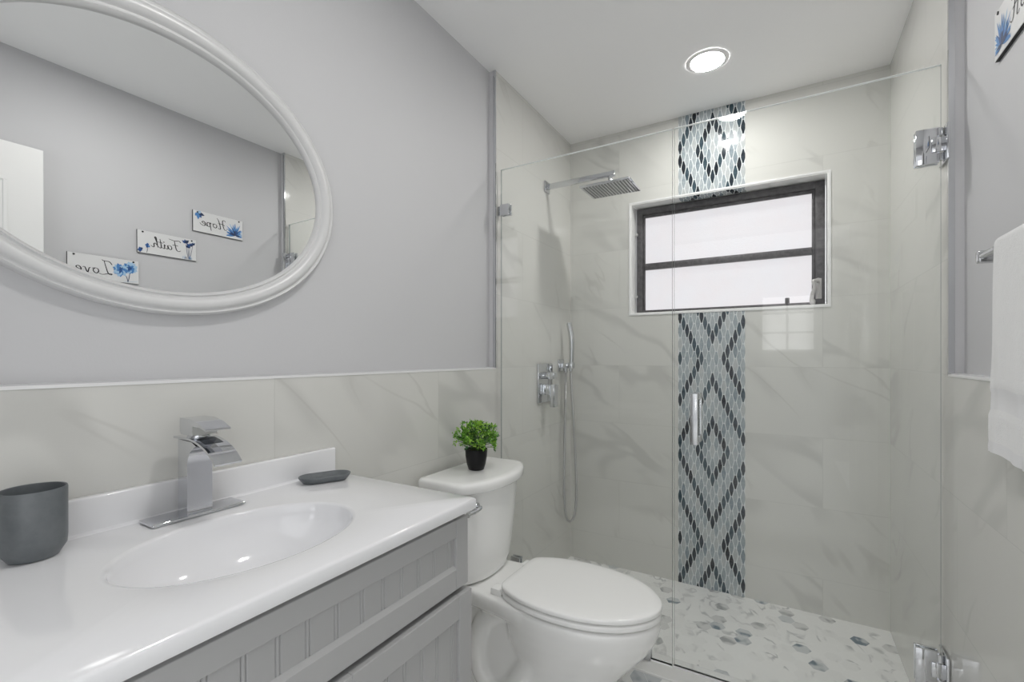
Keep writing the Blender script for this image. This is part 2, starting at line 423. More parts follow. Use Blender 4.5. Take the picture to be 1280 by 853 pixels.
# shower floor of marble hexagons
def hexmats():
    base = (.86, .86, .85)
    r = [stone('hex_white', base, (.42, .43, .435), .75, .2, 10.0, .045), stone('hex_warm', (.83, .83, .82), (.5, .5, .5), .5, .2, 12.0, .06),
         stone('hex_grey', (.68, .68, .675), (.33, .34, .345), .85, .2, 16.0, .22), stone('hex_slate', (.60, .62, .63), (.13, .18, .22), .95, .2, 18.0, .26),
         mat('hex_grout', (.82, .82, .81), .6)]
    return r
HM = hexmats()
def hexfield(bm, u0, u1, v0, v1, place, R=.036, seed=5, gap=.0008, dark=(.80, .91, .965)):
    rr = random.Random(seed)
    f = bm.faces.new([bm.verts.new(place(*q, 0)) for q in ((u0, v0), (u1, v0), (u1, v1), (u0, v1))]); f.material_index = 4
    dx = R*1.5; dy = R*math.sqrt(3)
    i = 0; u = u0
    while u < u1+R:
        v = v0-(dy/2 if i % 2 else 0)
        while v < v1+dy:
            P = [(u+(R-gap)*math.cos(PI/3*k), v+(R-gap)*math.sin(PI/3*k)) for k in range(6)]
            P = [(min(max(a, u0), u1), min(max(b, v0), v1)) for a, b in P]
            area = abs(sum(P[k][0]*P[(k+1) % 6][1]-P[(k+1) % 6][0]*P[k][1] for k in range(6)))/2
            x = rr.random(); mi = 0 if x < .55 else (1 if x < dark[0] else (2 if x < dark[1] else (3 if x < dark[2] else 0)))
            if area > 1e-5:
                Q = []
                for p in P:
                    if not any(abs(p[0]-q[0])+abs(p[1]-q[1]) < 1e-5 for q in Q): Q.append(p)
                if len(Q) > 2:
                    f = bm.faces.new([bm.verts.new(place(a, b, .0006)) for a, b in Q]); f.material_index = mi
            v += dy
        u += dx; i += 1
YC0, YC1, ZCB = 1.712, 1.842, .066
bm = BM(); box(bm, 0, W, YC1, D, -.06, -.0008); sf = new('floor', bm, HM[4], kind=S)
bm = BM(); hexfield(bm, 0, W, YC1, D, lambda a, b, h: (a, b, h-.0004)); 
o = new('hex_mosaic', bm, HM, sf, kind=S)
bm = BM(); box(bm, 0, W, YC0, YC1, -.06, ZCB, .003)
cb = new('trim_6', bm, stone('curb_marble', (.77, .77, .76), (.42, .43, .44), .6, .12, 6.0, .05), kind=S)
bm = BM(); hexfield(bm, .0, W, 0, ZCB-.008, lambda a, b, h: (a, YC0-.0003-h, b), R=.034, seed=9, dark=(.60, .80, .98))
new('hex_mosaic', bm, HM, cb, kind=S)

# ------------------------------------------------------------------ window
FY = 2.70
bm = BM()
fx0, fx1, fz0, fz1 = WX0+t_+.008, WX1-t_-.003, WZ0+t_+.002, WZ1-t_-.004
box(bm, fx0, fx0+.034, FY, FY+.05, fz0, fz1, .002); box(bm, fx1-.04, fx1, FY, FY+.05, fz0, fz1, .002)
box(bm, fx0+.034, fx1-.04, FY, FY+.05, fz1-.036, fz1, .002); box(bm, fx0+.034, fx1-.04, FY, FY+.05, fz0, fz0+.018, .002)
win = new('window_1', bm, M['bronze'], kind=S, smooth=30)
bm = BM()   # awning sash rails
box(bm, fx0+.034, fx0+.046, FY+.008, FY+.042, fz0+.018, fz1-.036, .002); box(bm, fx1-.054, fx1-.04, FY+.008, FY+.042, fz0+.018, fz1-.036, .002)
box(bm, fx0+.046, fx1-.054, FY+.008, FY+.042, fz1-.052, fz1-.036, .002)
new('sash', bm, M['bronze'], win, smooth=30)
ZM = 1.738
bm = BM(); box(bm, fx0+.046, fx1-.054, FY-.002, FY+.042, ZM-.018, ZM+.018, .003); new('meeting_rail', bm, M['bronze'], win, smooth=30)
for z0, z1 in ((fz0+.018, ZM-.018), (ZM+.018, fz1-.052)):
    bm = BM(); box(bm, fx0+.046, fx1-.054, FY+.022, FY+.03, z0, z1); new('pane', bm, M['pane'], win)
bm = BM()
tube(bm, crom([(1.270, FY-.002, 1.575), (1.262, FY-.026, 1.586), (1.246, FY-.034, 1.584), (1.252, FY-.033, 1.556), (1.243, FY-.030, 1.52), (1.240, FY-.028, 1.488), (1.247, FY-.026, 1.476)]), .007, 10, rf=lambda t: .0065+.004*t)
lathe(bm, [(.004, 0), (.010, .004), (.011, .02), (.006, .028)], (1.245, FY-.026, 1.470), 'z', 14)
box(bm, 1.256, 1.282, FY-.008, FY, 1.50, 1.60, .003)
tube(bm, crom([(1.266, FY-.012, 1.60), (1.268, FY-.02, 1.55), (1.262, FY-.018, 1.50)]), .005, 8)
new('crank_handle', bm, M['crank'], win, smooth=40)
bm = BM(); box(bm, 1.128, 1.148, FY-.008, FY+.006, fz0+.012, fz0+.045, .003); new('latch', bm, M['bronze'], win)
bm = BM()
for z in (1.56, 1.92): box(bm, fx0-.004, fx0+.008, FY-.014, FY, z, z+.014, .002)
new('hinge', bm, M['crank'], win)

# ------------------------------------------------------------------ recessed ceiling lights
def recessed(x, y, label):
    t = thing('recessed_light', label, 'ceiling light', (x, y, H), 'recessed ceiling lights')
    bm = BM(); lathe(bm, [(.067, H-.0030), (.0695, H-.0055), (.082, H-.0045), (.0875, H-.0005)], (x, y, 0), n=64, cap0=False, cap1=False)
    new('trim_ring', bm, M['ceiling'], t, smooth=40)
    bm = BM(); lathe(bm, [(.0005, H-.0045), (.0685, H-.004)], (x, y, 0), n=64, cap0=True, cap1=True)
    new('diffuser', bm, M['lamp'], t)
recessed(.8345, 2.183, 'round white recessed ceiling light over the shower floor, lit')
recessed(.885, .84, 'round white recessed ceiling light on the camera side of the shower glass, lit')

# ------------------------------------------------------------------ oval mirror
MY, MZ = .496, 1.641
t = thing('oval_mirror', 'large oval wall mirror in a stepped white frame above the vanity', 'mirror', (-DL, MY, MZ))
bm = BM()
prof = [(.357, .0115), (.359, .0195), (.366, .024), (.369, .0205), (.374, .021), (.377, .026), (.384, .030), (.394, .031), (.401, .028), (.405, .0225), (.409, .0225), (.412, .024), (.4165, .021), (.418, .012), (.418, .0)]
n = 144; rings = []
for r, h in prof:
    k = r-.358; ring = []
    q = k/.060; ry, rz = .3570+q*.0584, .2735+q*.0545
    c_, s_ = math.cos(.045-.055*q), math.sin(.045-.055*q)      # the opening sits a touch askew in the moulding
    for i in range(n):
        a = 2*PI*i/n; u, v = ry*math.cos(a), rz*math.sin(a)
        ring.append((-DL+h, .493-.0034*q+u*c_-v*s_, 1.6345+.0048*q+u*s_+v*c_))
    rings.append(ring)
loft(bm, rings, False, False)
new('mirror_frame', bm, mat('frame_lacquer', (.66, .66, .66), .3), t, smooth=50)
bm = BM()
cg, sg_ = math.cos(.045), math.sin(.045)
loft(bm, [[(-DL+h, .493+.3585*math.cos(2*PI*i/n)*cg-.275*math.sin(2*PI*i/n)*sg_, 1.6345+.3585*math.cos(2*PI*i/n)*sg_+.275*math.sin(2*PI*i/n)*cg) for i in range(n)] for h in (.001, .0150)])
piv = Vector((-DL+.0150, MY, MZ))
bmesh.ops.transform(bm, matrix=Matrix.Translation(piv) @ Matrix.Rotation(math.radians(-.38), 4, 'Y') @ Matrix.Rotation(math.radians(-.15), 4, 'Z') @ Matrix.Translation(-piv), verts=bm.verts)
new('mirror_glass', bm, M['mirror'], t)

# ------------------------------------------------------------------ vanity
CZ = .892; CY0, CY1, CXF = .088, .887, .508
t = thing('vanity_cabinet', 'grey beadboard vanity cabinet under the white basin top', 'cabinet', (.24, .49, 0))
VY0, VY1, VXF = .10, .878, .470
bm = BM(); box(bm, .006, VXF, VY0, VY0+.018, .09, CZ-.0265); box(bm, .006, VXF, VY1-.018, VY1, .09, CZ-.0265)      # gable ends
box(bm, .006, .018, VY0+.018, VY1-.018, .09, CZ-.0265); box(bm, .018, VXF, VY0+.018, VY1-.018, .09, .108)  # back and bottom
box(bm, VXF-.018, VXF, VY0+.018, VY1-.018, .108, CZ-.0265); box(bm, .03, VXF-.05, VY0+.01, VY1-.01, 0.0, .09)
new('carcass', bm, M['cabinet'], t)
GV = [.4153, .4650, .5188, .5733, .6236, .6717, .7211, .7685, .819]
PG = .0505
grooves = sorted(GV+[.4153-PG*k for k in range(1, 7)])
def beadboard(y0, y1, z0, z1, xf):
    """panel face with pairs of fine vertical V grooves"""
    pr = [(xf-.006, y0), (xf, y0)]
    for g in grooves:
        for d in (-.0035, .0035):
            if y0+.006 < g+d < y1-.006: pr += [(xf, g+d-.0018), (xf-.0026, g+d), (xf, g+d+.0018)]
    pr += [(xf, y1), (xf-.006, y1)]
    bm = BM(); prism(bm, pr, z0, z1); return bm
def front(name, y0, y1, z0, z1, x0, x1, st, rt, rb, handle=None):
    bm = BM()
    box(bm, x0, x1, y0, y0+st, z0, z1, .0015); box(bm, x0, x1, y1-st, y1, z0, z1, .0015)
    box(bm, x0, x1-.0004, y0+st, y1-st, z1-rt, z1, .0015); box(bm, x0, x1-.0004, y0+st, y1-st, z0, z0+rb, .0015)
    prism(bm, [(x1-.009, z0+rb-.001), (x1-.0006, z0+rb-.001), (x1-.008, z0+rb+.007), (x1-.009, z0+rb+.007)], y0+st, y1-st, 'y')   # sloped inner edge
    f = new(name, bm, M['cabinet'], t)
    p = new('beadboard_panel', beadboard(y0+st, y1-st, z0+rb, z1-rt, x1-.008), M['cabinet'], f)
    return f
front('drawer_front', VY0+.002, .880, .693, .8505, VXF+.002, .490, .043, .040, .047)
front('door', VY0+.002, .4895, .10, .681, VXF+.002, .498, .046, .052, .06)
front('door', .4925, .884, .10, .681, VXF+.002, .498, .046, .052, .06)
bm = BM(); box(bm, VXF-.002, VXF+.001, VY0+.004, VY1-.004, .095, CZ-.027); new('gap_shade_sheet', bm, M['black'], t)  # black sheet painting the shade in gaps around drawer and doors

# top with moulded basin and backsplash
BX, BY, RX, RY = .279, .488, .147, .204
t = thing('basin_countertop', 'glossy white vanity top with a moulded oval basin and backsplash', 'countertop', (.25, .49, CZ-.026))
bm = BM(); N = 96
def rect_pt(a):
    """point of the counter outline met by a ray from the basin centre"""
    c, s = math.cos(a), math.sin(a); k = 1e9
    if c > 1e-9: k = min(k, (CXF-BX)/c)
    if c < -1e-9: k = min(k, (.0-BX)/c)
    if s > 1e-9: k = min(k, (CY1-BY)/s)
    if s < -1e-9: k = min(k, (CY0-BY)/s)
    return (BX+c*k, BY+s*k)
ang = [2*PI*i/N for i in range(N)]
for cx_, cy_ in ((CXF, CY1), (CXF, CY0), (0, CY0), (0, CY1)):    # put outline vertices on the corners
    a = math.atan2(cy_-BY, cx_-BX) % (2*PI); k = min(range(N), key=lambda i: abs(ang[i]-a)); ang[k] = a
out = [rect_pt(a) for a in ang]
def inset(p, d): return (min(max(p[0], 0), CXF-d), min(max(p[1], CY0+d), CY1-d))
def ell(k, z, shift=0): return [(BX+shift+RX*k*math.cos(a), BY+RY*k*math.sin(a), z) for a in ang]
BOWL = [(1.035, 0.0), (1.0, -.0012), (.985, -.005)]
for q in range(1, 13):
    a_ = q/12*PI/2; BOWL.append((.985*math.cos(a_)**.8 if q < 12 else .12, -.005-.118*math.sin(a_)**1.0))
under = [ell(max(k, .12)+.05, CZ+dz-.012) for k, dz in BOWL[::-1] if dz < -.02]
rings = under + [ell(1.06, CZ-.026)] + [[(*inset(p, .0015), CZ-.026) for p in out], [(*inset(p, 0), CZ-.0245) for p in out], [(*inset(p, 0), CZ-.005) for p in out],
         [(*inset(p, .0015), CZ-.0015) for p in out], [(*inset(p, .005), CZ) for p in out]]
for k, dz in BOWL:
    rings.append(ell(k, CZ+dz))
loft(bm, rings, True, True)
new('basin_slab', bm, M['counter'], t, smooth=50)
bm = BM(); lathe(bm, [(.017, CZ-.1225), (.016, CZ-.1205), (.011, CZ-.1215), (.010, CZ-.1225), (.001, CZ-.1222)], (BX, BY, 0), n=32)
new('drain', bm, M['chrome'], t, smooth=40)
bm = BM(); box(bm, .0005, .0215, CY0, CY1, CZ, CZ+.068, .004, 3)
# cove at the joint
prism(bm, [(.021, CZ+.006), (.021, CZ), (.028, CZ), (.0235, CZ+.0015)], CY0+.002, CY1-.002, 'y')
new('backsplash', bm, M['counter'], t, smooth=35)

# ------------------------------------------------------------------ faucet
FYc = .500
t = thing('waterfall_faucet', 'chrome square waterfall faucet on a long plate behind the basin', 'faucet', (.066, FYc, CZ))
bm = BM(); box(bm, .036, .096, .411, .588, CZ+.0005, CZ+.0075, .003, 3); new('deck_plate', bm, M['chrome'], t, smooth=30)
y0, y1 = .4745, .5255
bm = BM()
side = [(.046, CZ+.0075), (.083, CZ+.0075), (.083, 1.000), (.086, 1.013), (.094, 1.026), (.107, 1.036), (.118, 1.0405), (.100, 1.0475), (.046, 1.0495)]
prism(bm, [(x, z) for x, z in side], y0+.0015, y1-.0015, 'y')
new('faucet_body', bm, M['chrome'], t, smooth=25)
bm = BM()
up = crom([(.030, 1.0545), (.080, 1.0550), (.112, 1.0520), (.143, 1.0435), (.170, 1.0300), (.192, 1.0120)], 6)
up = [(p[0], p[1]) for p in [Vector((a, b)) for a, b in [(q[0], q[1]) for q in up]]]
lo = []
for i, p in enumerate(up):
    q0, q1 = Vector(up[max(i-1, 0)]), Vector(up[min(i+1, len(up)-1)]); tt = (q1-q0).normalized()
    lo.append((p[0]-(-tt.y)*.0045, p[1]-tt.x*.0045))
prism(bm, up+lo[::-1], y0, y1, 'y')
new('spout', bm, M['chrome'], t, smooth=25)
bm = BM()   # dark inlay painting the shade inside the spout's open water channel
ch = [p for p in up if .1 < p[0] < .140]
prism(bm, [(x, z+.0005) for x, z in ch]+[(x, z-.002) for x, z in ch[::-1]], y0+.008, y1-.008, 'y')
new('water_slot', bm, mat('slot_shade_chrome', (.10, .11, .12), .1, 1.0), t)
bm = BM(); lathe(bm, [(.0205, 1.0545), (.0205, 1.0575), (.019, 1.0580), (.019, 1.0605)], (.078, FYc, 0), n=28); new('cartridge_collar', bm, M['chrome'], t, smooth=35)
bm = BM()
hs = [(.052, 1.066), (.057, 1.060), (.103, 1.060), (.103, 1.0795), (.128, 1.0785), (.154, 1.0725), (.1545, 1.0755), (.128, 1.0865), (.095, 1.0935), (.052, 1.0935)]
prism(bm, hs, y0+.002, y1-.002, 'y')
new('lever_handle', bm, M['chrome'], t, smooth=25)

# ------------------------------------------------------------------ tumbler and soap dish
bm = BM(); lathe(bm, [(.026, CZ), (.031, CZ+.001), (.0405, CZ+.017), (.0415, CZ+.03), (.0415, CZ+.110), (.0405, CZ+.1125), (.0385, CZ+.112), (.0375, CZ+.10), (.036, CZ+.02), (.028, CZ+.008), (.001, CZ+.006)], (.070, .256, 0), n=56)
tag(new('tumbler', bm, M['cup'], smooth=45), 'dark grey resin tumbler on the white vanity top left of the faucet', 'tumbler').location.z = .0005
bm = BM()
def stad(L, Wd, z, n=12):
    pts = []
    for s in (1, -1):
        for i in range(n+1):
            a = -PI/2+PI*i/n if s == 1 else PI/2+PI*i/n
            pts.append((Wd*math.cos(a)+s*L if False else Wd*math.sin(a)*-1, s*L+Wd*math.cos(a)*1, z))
    return pts
rr = [(.052, .022, 0), (.055, .025, .0015), (.0635, .033, .012), (.0650, .0345, .0155), (.0643, .0338, .0165), (.0625, .032, .0158), (.057, .027, .008), (.050, .021, .005)]
rings = []
for L, Wd, z in rr: rings.append([(p[0], p[1], CZ+z) for p in stad(L-Wd, Wd, 0)])
loft(bm, rings)
bmesh.ops.transform(bm, matrix=Matrix.Translation((.083, .803, 0)) @ Matrix.Rotation(math.radians(-26), 4, 'Z'), verts=bm.verts)
tag(new('soap_dish', bm, M['cup'], smooth=45), 'dark grey oval soap dish on the far end of the vanity top', 'soap dish').location.z = .0005

# ------------------------------------------------------------------ toilet
TY = 1.435
t = thing('toilet', 'white two-piece toilet with closed lid between vanity and shower', 'toilet', (.05, TY, 0))
def egg(pts, z, n=8, sy=1.0, dx=0):
    """closed outline from a half profile (x, half width)"""
    half = crom([(a, b, 0) for a, b in pts], n)
    P = [(p.x+dx, TY+p.y*sy, z) for p in half]+[(p.x+dx, TY-p.y*sy, z) for p in half[-2:0:-1]]
    return P
LIDP = [(.306, 0), (.306, .088), (.318, .127), (.365, .155), (.43, .175), (.51, .183), (.59, .178), (.665, .158), (.73, .124), (.778, .076), (.800, .035), (.806, 0)]
def scaled(P, kx, kw, x0=.56): return [(x0+(a-x0)*kx, b*kw) for a, b in P]
# bowl body by lofting horizontal sections, then fused with deck and pedestal
bm = BM()
secs = [(.414, .985, .97, 0), (.403, .995, .985, 0), (.385, .985, .975, 0), (.35, .955, .93, -.004), (.31, .90, .85, -.014), (.27, .825, .75, -.028), (.23, .74, .65, -.042), (.19, .66, .575, -.055), (.14, .62, .54, -.06), (.08, .62, .55, -.06), (.03, .66, .585, -.055), (.0, .68, .60, -.05)]
loft(bm, [egg(scaled(LIDP, kx, kw), z, dx=dx) for z, kx, kw, dx in secs][::-1])
body = new('bowl', bm, M['porcelain'], t)
bm = BM()   # deck under the tank
DK = [(.055, 0), (.055, .10), (.065, .125), (.12, .135), (.20, .140), (.28, .150), (.36, .165), (.42, .165), (.46, .1), (.47, 0)]
loft(bm, [egg([(a*.9+.03, b*.78) for a, b in DK], .345), egg([(a*.97+.01, b*.93) for a, b in DK], .365), egg(DK, .385), egg(DK, .412), egg([(a, b*.98) for a, b in DK], .419)])
d_ = new('tmp_deck', bm, M['porcelain'])
bm = BM()   # trapway pedestal
PD = [(.10, 0), (.10, .065), (.12, .088), (.22, .095), (.32, .095), (.42, .10), (.50, .09), (.52, 0)]
loft(bm, [egg([(a, b*1.12) for a, b in PD], 0), egg([(a, b*1.10) for a, b in PD], .02), egg([(a, b*.92) for a, b in PD], .035), egg([(a, b*.86) for a, b in PD], .20), egg([(a, b*.9) for a, b in PD], .37)])
# raised S of the trapway on each side
for s in (1, -1):
    tube(bm, crom([(.50, TY+s*.055, .26), (.40, TY+s*.075, .20), (.33, TY+s*.082, .10), (.27, TY+s*.082, .07), (.21, TY+s*.082, .11), (.19, TY+s*.082, .20), (.22, TY+s*.080, .30), (.30, TY+s*.07, .35)], 8), .034, 14)
p_ = new('tmp_ped', bm, M['porcelain'])
for o in (d_, p_):
    b2 = bmesh.new(); b2.from_mesh(body.data); b2.from_mesh(o.data); b2.to_mesh(body.data); b2.free()
    me = o.data; bpy.data.objects.remove(o); bpy.data.meshes.remove(me)
m_ = body.modifiers.new('fuse', 'REMESH'); m_.mode = 'VOXEL'; m_.voxel_size = .006
m_ = body.modifiers.new('soften', 'SMOOTH'); m_.factor = .6; m_.iterations = 9
evalmod(body)
body.data.materials.clear(); body.data.materials.append(M['porcelain'])
for s in (1, -1):
    bm = BM(); lathe(bm, [(.017, .012), (.017, .022), (.012, .031), (.002, .034)], (.20, TY+s*.097, 0), n=20); new('bolt_cap', bm, M['seat'], t, smooth=50)
# seat ring and lid
def slab(P, z0, z1, r=.006, kx0=1.0):
    return [egg(scaled(P, .985, .97), z0), egg(scaled(P, .998, .995), z0+r*.35), egg(P, z0+r), egg(P, z1-r), egg(scaled(P, .997, .993), z1-r*.35), egg(scaled(P, .985, .965), z1)]
bm = BM(); loft(bm, slab(scaled(LIDP, .995, .99), .4215, .4390, .004)); new('seat', bm, M['seat'], t, smooth=50)
bm = BM(); R = slab(LIDP, .4448, .4600, .005); R += [egg(scaled(LIDP, .9, .88), .4622), egg(scaled(LIDP, .7, .68), .4638), egg(scaled(LIDP, .35, .33), .4645)]
loft(bm, R); new('lid', bm, M['seat'], t, smooth=50)
for s in (1, -1):
    bm = BM(); box(bm, .272, .312, TY+s*.105-.022, TY+s*.105+.022, .4185, .4415, .004, 2); new('hinge', bm, M['seat'], t, smooth=40)
for s in (1, -1):
    for x in (.42, .66): bm = BM(); box(bm, x, x+.03, TY+s*.11-.008, TY+s*.11+.008, .413, .4225); new('seat_bumper', bm, M['seat'], t)
# tank and tank lid
def dee(hw, xb, side, front, r, z, n=28):
    """flat back, bowed front outline"""
    P = []
    P += [(xb, -hw+r), (xb+r*.3, -hw+r*.3), (xb+r, -hw)]
    P.append((xb+(side-xb)*.6, -hw))
    for i in range(n+1):
        s = -1+2*i/n; y = s*(hw-.0)
        x = side+(front-side)*(1-abs(s)**2.4)
        if abs(s) > .93: x -= (abs(s)-.93)/.07*.012
        P.append((x, y))
    P.append((xb+(side-xb)*.6, hw))
    P += [(xb+r, hw), (xb+r*.3, hw-r*.3), (xb, hw-r)]
    return [(x, TY+y, z) for x, y in P]
bm = BM()
loft(bm, [dee(.160, .045, .14, .205, .02, .421), dee(.174, .040, .155, .217, .02, .432), dee(.183, .038, .165, .228, .02, .47), dee(.193, .034, .175, .242, .02, .60), dee(.203, .032, .185, .255, .02, .765)])
new('tank', bm, M['porcelain'], t, smooth=40)
bm = BM()
loft(bm, [dee(.206, .026, .190, .262, .02, .757), dee(.214, .024, .200, .272, .02, .7575), dee(.2175, .022, .205, .277, .02, .764), dee(.2175, .022, .205, .277, .02, .784), dee(.215, .023, .202, .274, .02, .7915), dee(.208, .026, .194, .266, .02, .7955), dee(.195, .036, .18, .250, .02, .7970)])
new('tank_lid', bm, M['porcelain'], t, smooth=50)
bm = BM()
ly = 1.283
lathe(bm, [(.014, .212), (.014, .236), (.011, .240), (.001, .241)], (0, ly, .715), 'x', 20)
tube(bm, crom([(.236, ly, .715), (.248, ly, .715), (.254, ly-.012, .7145), (.255, ly-.05, .712), (.252, ly-.075, .710)]), .006, 12, rf=lambda k: .0062+.0025*k)
new('flush_lever', bm, M['chrome'], t, smooth=45)

# ------------------------------------------------------------------ potted plant
PX, PY, PZ = .130, 1.430, .797
t = thing('potted_plant', 'small bushy green artificial plant in a black pot on the toilet tank', 'plant', (PX, PY, PZ))
bm = BM(); lathe(bm, [(.026, PZ), (.029, PZ+.002), (.0355, PZ+.022), (.0405, PZ+.050), (.0420, PZ+.076), (.0405, PZ+.0775), (.0385, PZ+.070), (.001, PZ+.068)], (PX, PY, 0), n=40)
new('pot', bm, M['pot'], t, smooth=45)
bm = BM(); lathe(bm, [(.0385, PZ+.066), (.036, PZ+.073), (.001, PZ+.079)], (PX, PY, 0), n=28); new('moss', bm, M['soil'], t, smooth=60)
bm = BM(); st = BM(); rr = random.Random(11)
CEN = Vector((PX, PY, PZ+.118))
def leaf(bm, p, d, up, L, Wd, mi):
    d = d.normalized(); s = d.cross(up).normalized(); nn = s.cross(d)
    vs = [bm.verts.new(p), bm.verts.new(p+d*L*.45+s*Wd*.5+nn*.0006), bm.verts.new(p+d*L+nn*-.001), bm.verts.new(p+d*L*.45-s*Wd*.5+nn*.0006), bm.verts.new(p+d*L*.45-nn*.0012)]
    for a, b, c in ((0, 1, 4), (1, 2, 4), (2, 3, 4), (3, 0, 4)):
        f = bm.faces.new((vs[a], vs[b], vs[c])); f.material_index = mi
for i in range(230):
    u = rr.uniform(-.5, 1); a = rr.uniform(0, 2*PI); q = math.sqrt(max(0, 1-u*u))
    dv = Vector((q*math.cos(a), q*math.sin(a), u))
    R = rr.uniform(.72, 1.05) if rr.random() < .75 else rr.uniform(.4, .72)
    tip = CEN+Vector((dv.x*.083, dv.y*.083, dv.z*.068))*R
    if tip.z < PZ+.074: tip.z = PZ+.074+rr.random()*.012
    if i % 2 == 0:
        b = Vector((PX+rr.uniform(-.02, .02), PY+rr.uniform(-.02, .02), PZ+.07))
        tube(st, [b, b.lerp(tip, .5)+Vector((0, 0, .006)), tip], .0008, 5)
    mi = rr.choices((0, 1, 2), (5, 3.4, 3))[0]
    for k in range(8):
        d2 = (dv*rr.uniform(.2, .9)+Vector((rr.gauss(0, .75), rr.gauss(0, .75), rr.gauss(.15, .6)))).normalized()
        p0 = tip-dv*.006*rr.random()+Vector((rr.gauss(0, .003), rr.gauss(0, .003), rr.gauss(0, .003)))
        leaf(bm, p0, d2, Vector((rr.gauss(0, .4), rr.gauss(0, .4), 1)), rr.uniform(.010, .016), rr.uniform(.0055, .0085), mi if rr.random() < .8 else rr.choice((0, 1, 2)))
new('foliage', bm, [M['leafA'], M['leafB'], M['leafC']], t)
new('stems', st, M['stem'], t)

# ------------------------------------------------------------------ shower fittings on the left wall
ay, az = 2.285, 2.146
t = thing('rain_shower_head', 'square chrome rain shower head on a wall arm', 'shower head', (0, ay, az))
bm = BM(); box(bm, 0, .008, ay-.030, ay+.030, az-.030, az+.030, .002); new('wall_flange', bm, M['chrome'], t, smooth=30)
bm = BM(); box(bm, .008, .388, ay-.011, ay+.011, az-.012, az+.014, .002); new('shower_arm', bm, M['chrome'], t, smooth=30)
hx, hz = .362, 2.070
bm = BM(); lathe(bm, [(.011, az-.012), (.011, hz+.030), (.016, hz+.024), (.016, hz+.014), (.022, hz+.009)], (hx, ay, 0), n=24); new('swivel_joint', bm, M['chrome'], t, smooth=40)
bm = BM(); box(bm, hx-.128, hx+.128, ay-.100, ay+.100, hz, hz+.010, .0025); hd = new('head_plate', bm, M['chrome'], t, smooth=30)
bm = BM()
box(bm, hx-.118, hx+.118, ay-.090, ay+.090, hz-.0012, hz+.001)
new('spray_face', bm, M['brushed'], hd)
bm = BM()
for i in range(15):
    for j in range(11):
        x = hx-.109+.218*i/14; y = ay-.081+.162*j/10
        lathe(bm, [(.0042, hz-.0012), (.0032, hz-.0034), (.0008, hz-.0036)], (x, y, 0), n=8, cap0=False)
nz = new('spray_nozzles', bm, mat('grey_silicone', (.16, .16, .16), .5), hd, smooth=50); nz['kind'] = 'stuff'

t = thing('shower_valve', 'rectangular chrome shower valve with knob and lever on left tiled wall', 'shower valve', (0, 2.26, 1.077))
bm = BM(); box(bm, 0, .010, 2.173, 2.347, .973, 1.181, .002); new('valve_plate', bm, M['chrome'], t, smooth=30)
bm = BM(); lathe(bm, [(.019, .010), (.019, .052)], (0, 2.235, 1.118), 'x', 28); box(bm, .046, .080, 2.217, 2.253, 1.100, 1.136, .002); new('diverter_knob', bm, M['chrome'], t, smooth=30)
bm = BM(); box(bm, .010, .052, 2.215, 2.275, 1.015, 1.070, .002); box(bm, .052, .080, 2.222, 2.268, .950, 1.072, .003); new('lever_handle', bm, M['chrome'], t, smooth=30)

t = thing('hand_shower', 'slim chrome hand shower on a wall bracket with a hanging looped hose', 'hand shower', (0, 2.47, 1.17))
by, bz = 2.468, 1.168
bm = BM(); box(bm, 0, .009, by-.036, by+.036, bz-.034, bz+.034, .002); box(bm, .009, .060, by-.014, by+.014, bz-.016, bz+.014, .003)
lathe(bm, [(.011, bz-.042), (.013, bz-.038), (.013, bz-.014)], (.034, by, 0), n=20)
new('wall_bracket', bm, M['chrome'], t, smooth=35)
bm = BM(); lathe(bm, [(.017, bz-.017), (.019, bz-.013), (.019, bz+.013), (.017, bz+.017)], (.070, by, 0), n=24); new('holder_ring', bm, M['chrome'], t, smooth=35)
bm = BM()
tube(bm, crom([(.066, by, 1.135), (.069, by, 1.165), (.072, by, 1.21), (.073, by, 1.30), (.069, by, 1.345), (.058, by, 1.395), (.054, by, 1.412)]), .014, 16, rf=lambda k: .0105+.0045*min(1, max(0, (k-.2)*3)))
new('spray_wand', bm, M['brushed'], t, smooth=45)
bm = BM()
pth = [(.034, by, bz-.04), (.034, by+.002, 1.05), (.033, by-.006, .85), (.032, by-.014, .60), (.033, by-.018, .42), (.038, by-.004, .305), (.052, by+.018, .262), (.072, by+.040, .300), (.082, by+.046, .42), (.082, by+.034, .62), (.075, by+.018, .85), (.069, by+.004, 1.05), (.066, by, 1.14)]
tube(bm, crom(pth, 12), .0068, 10); 
hm = mat('ribbed_steel_hose', (.50, .50, .50), .28, 1.0); ht = NT(hm); tc = ht.n('ShaderNodeTexCoord'); wv = ht.n('ShaderNodeTexWave', bands_direction='Z', i_Scale=110.0); ht.l(tc.outputs['Object'], wv.inputs['Vector']); bp = ht.n('ShaderNodeBump', i_Strength=.5, i_Distance=.002); ht.l(wv.outputs['Fac'], bp.inputs['Height']); ht.l(bp.outputs[0], ht.b.inputs['Normal'])
new('hose', bm, hm, t, smooth=60)

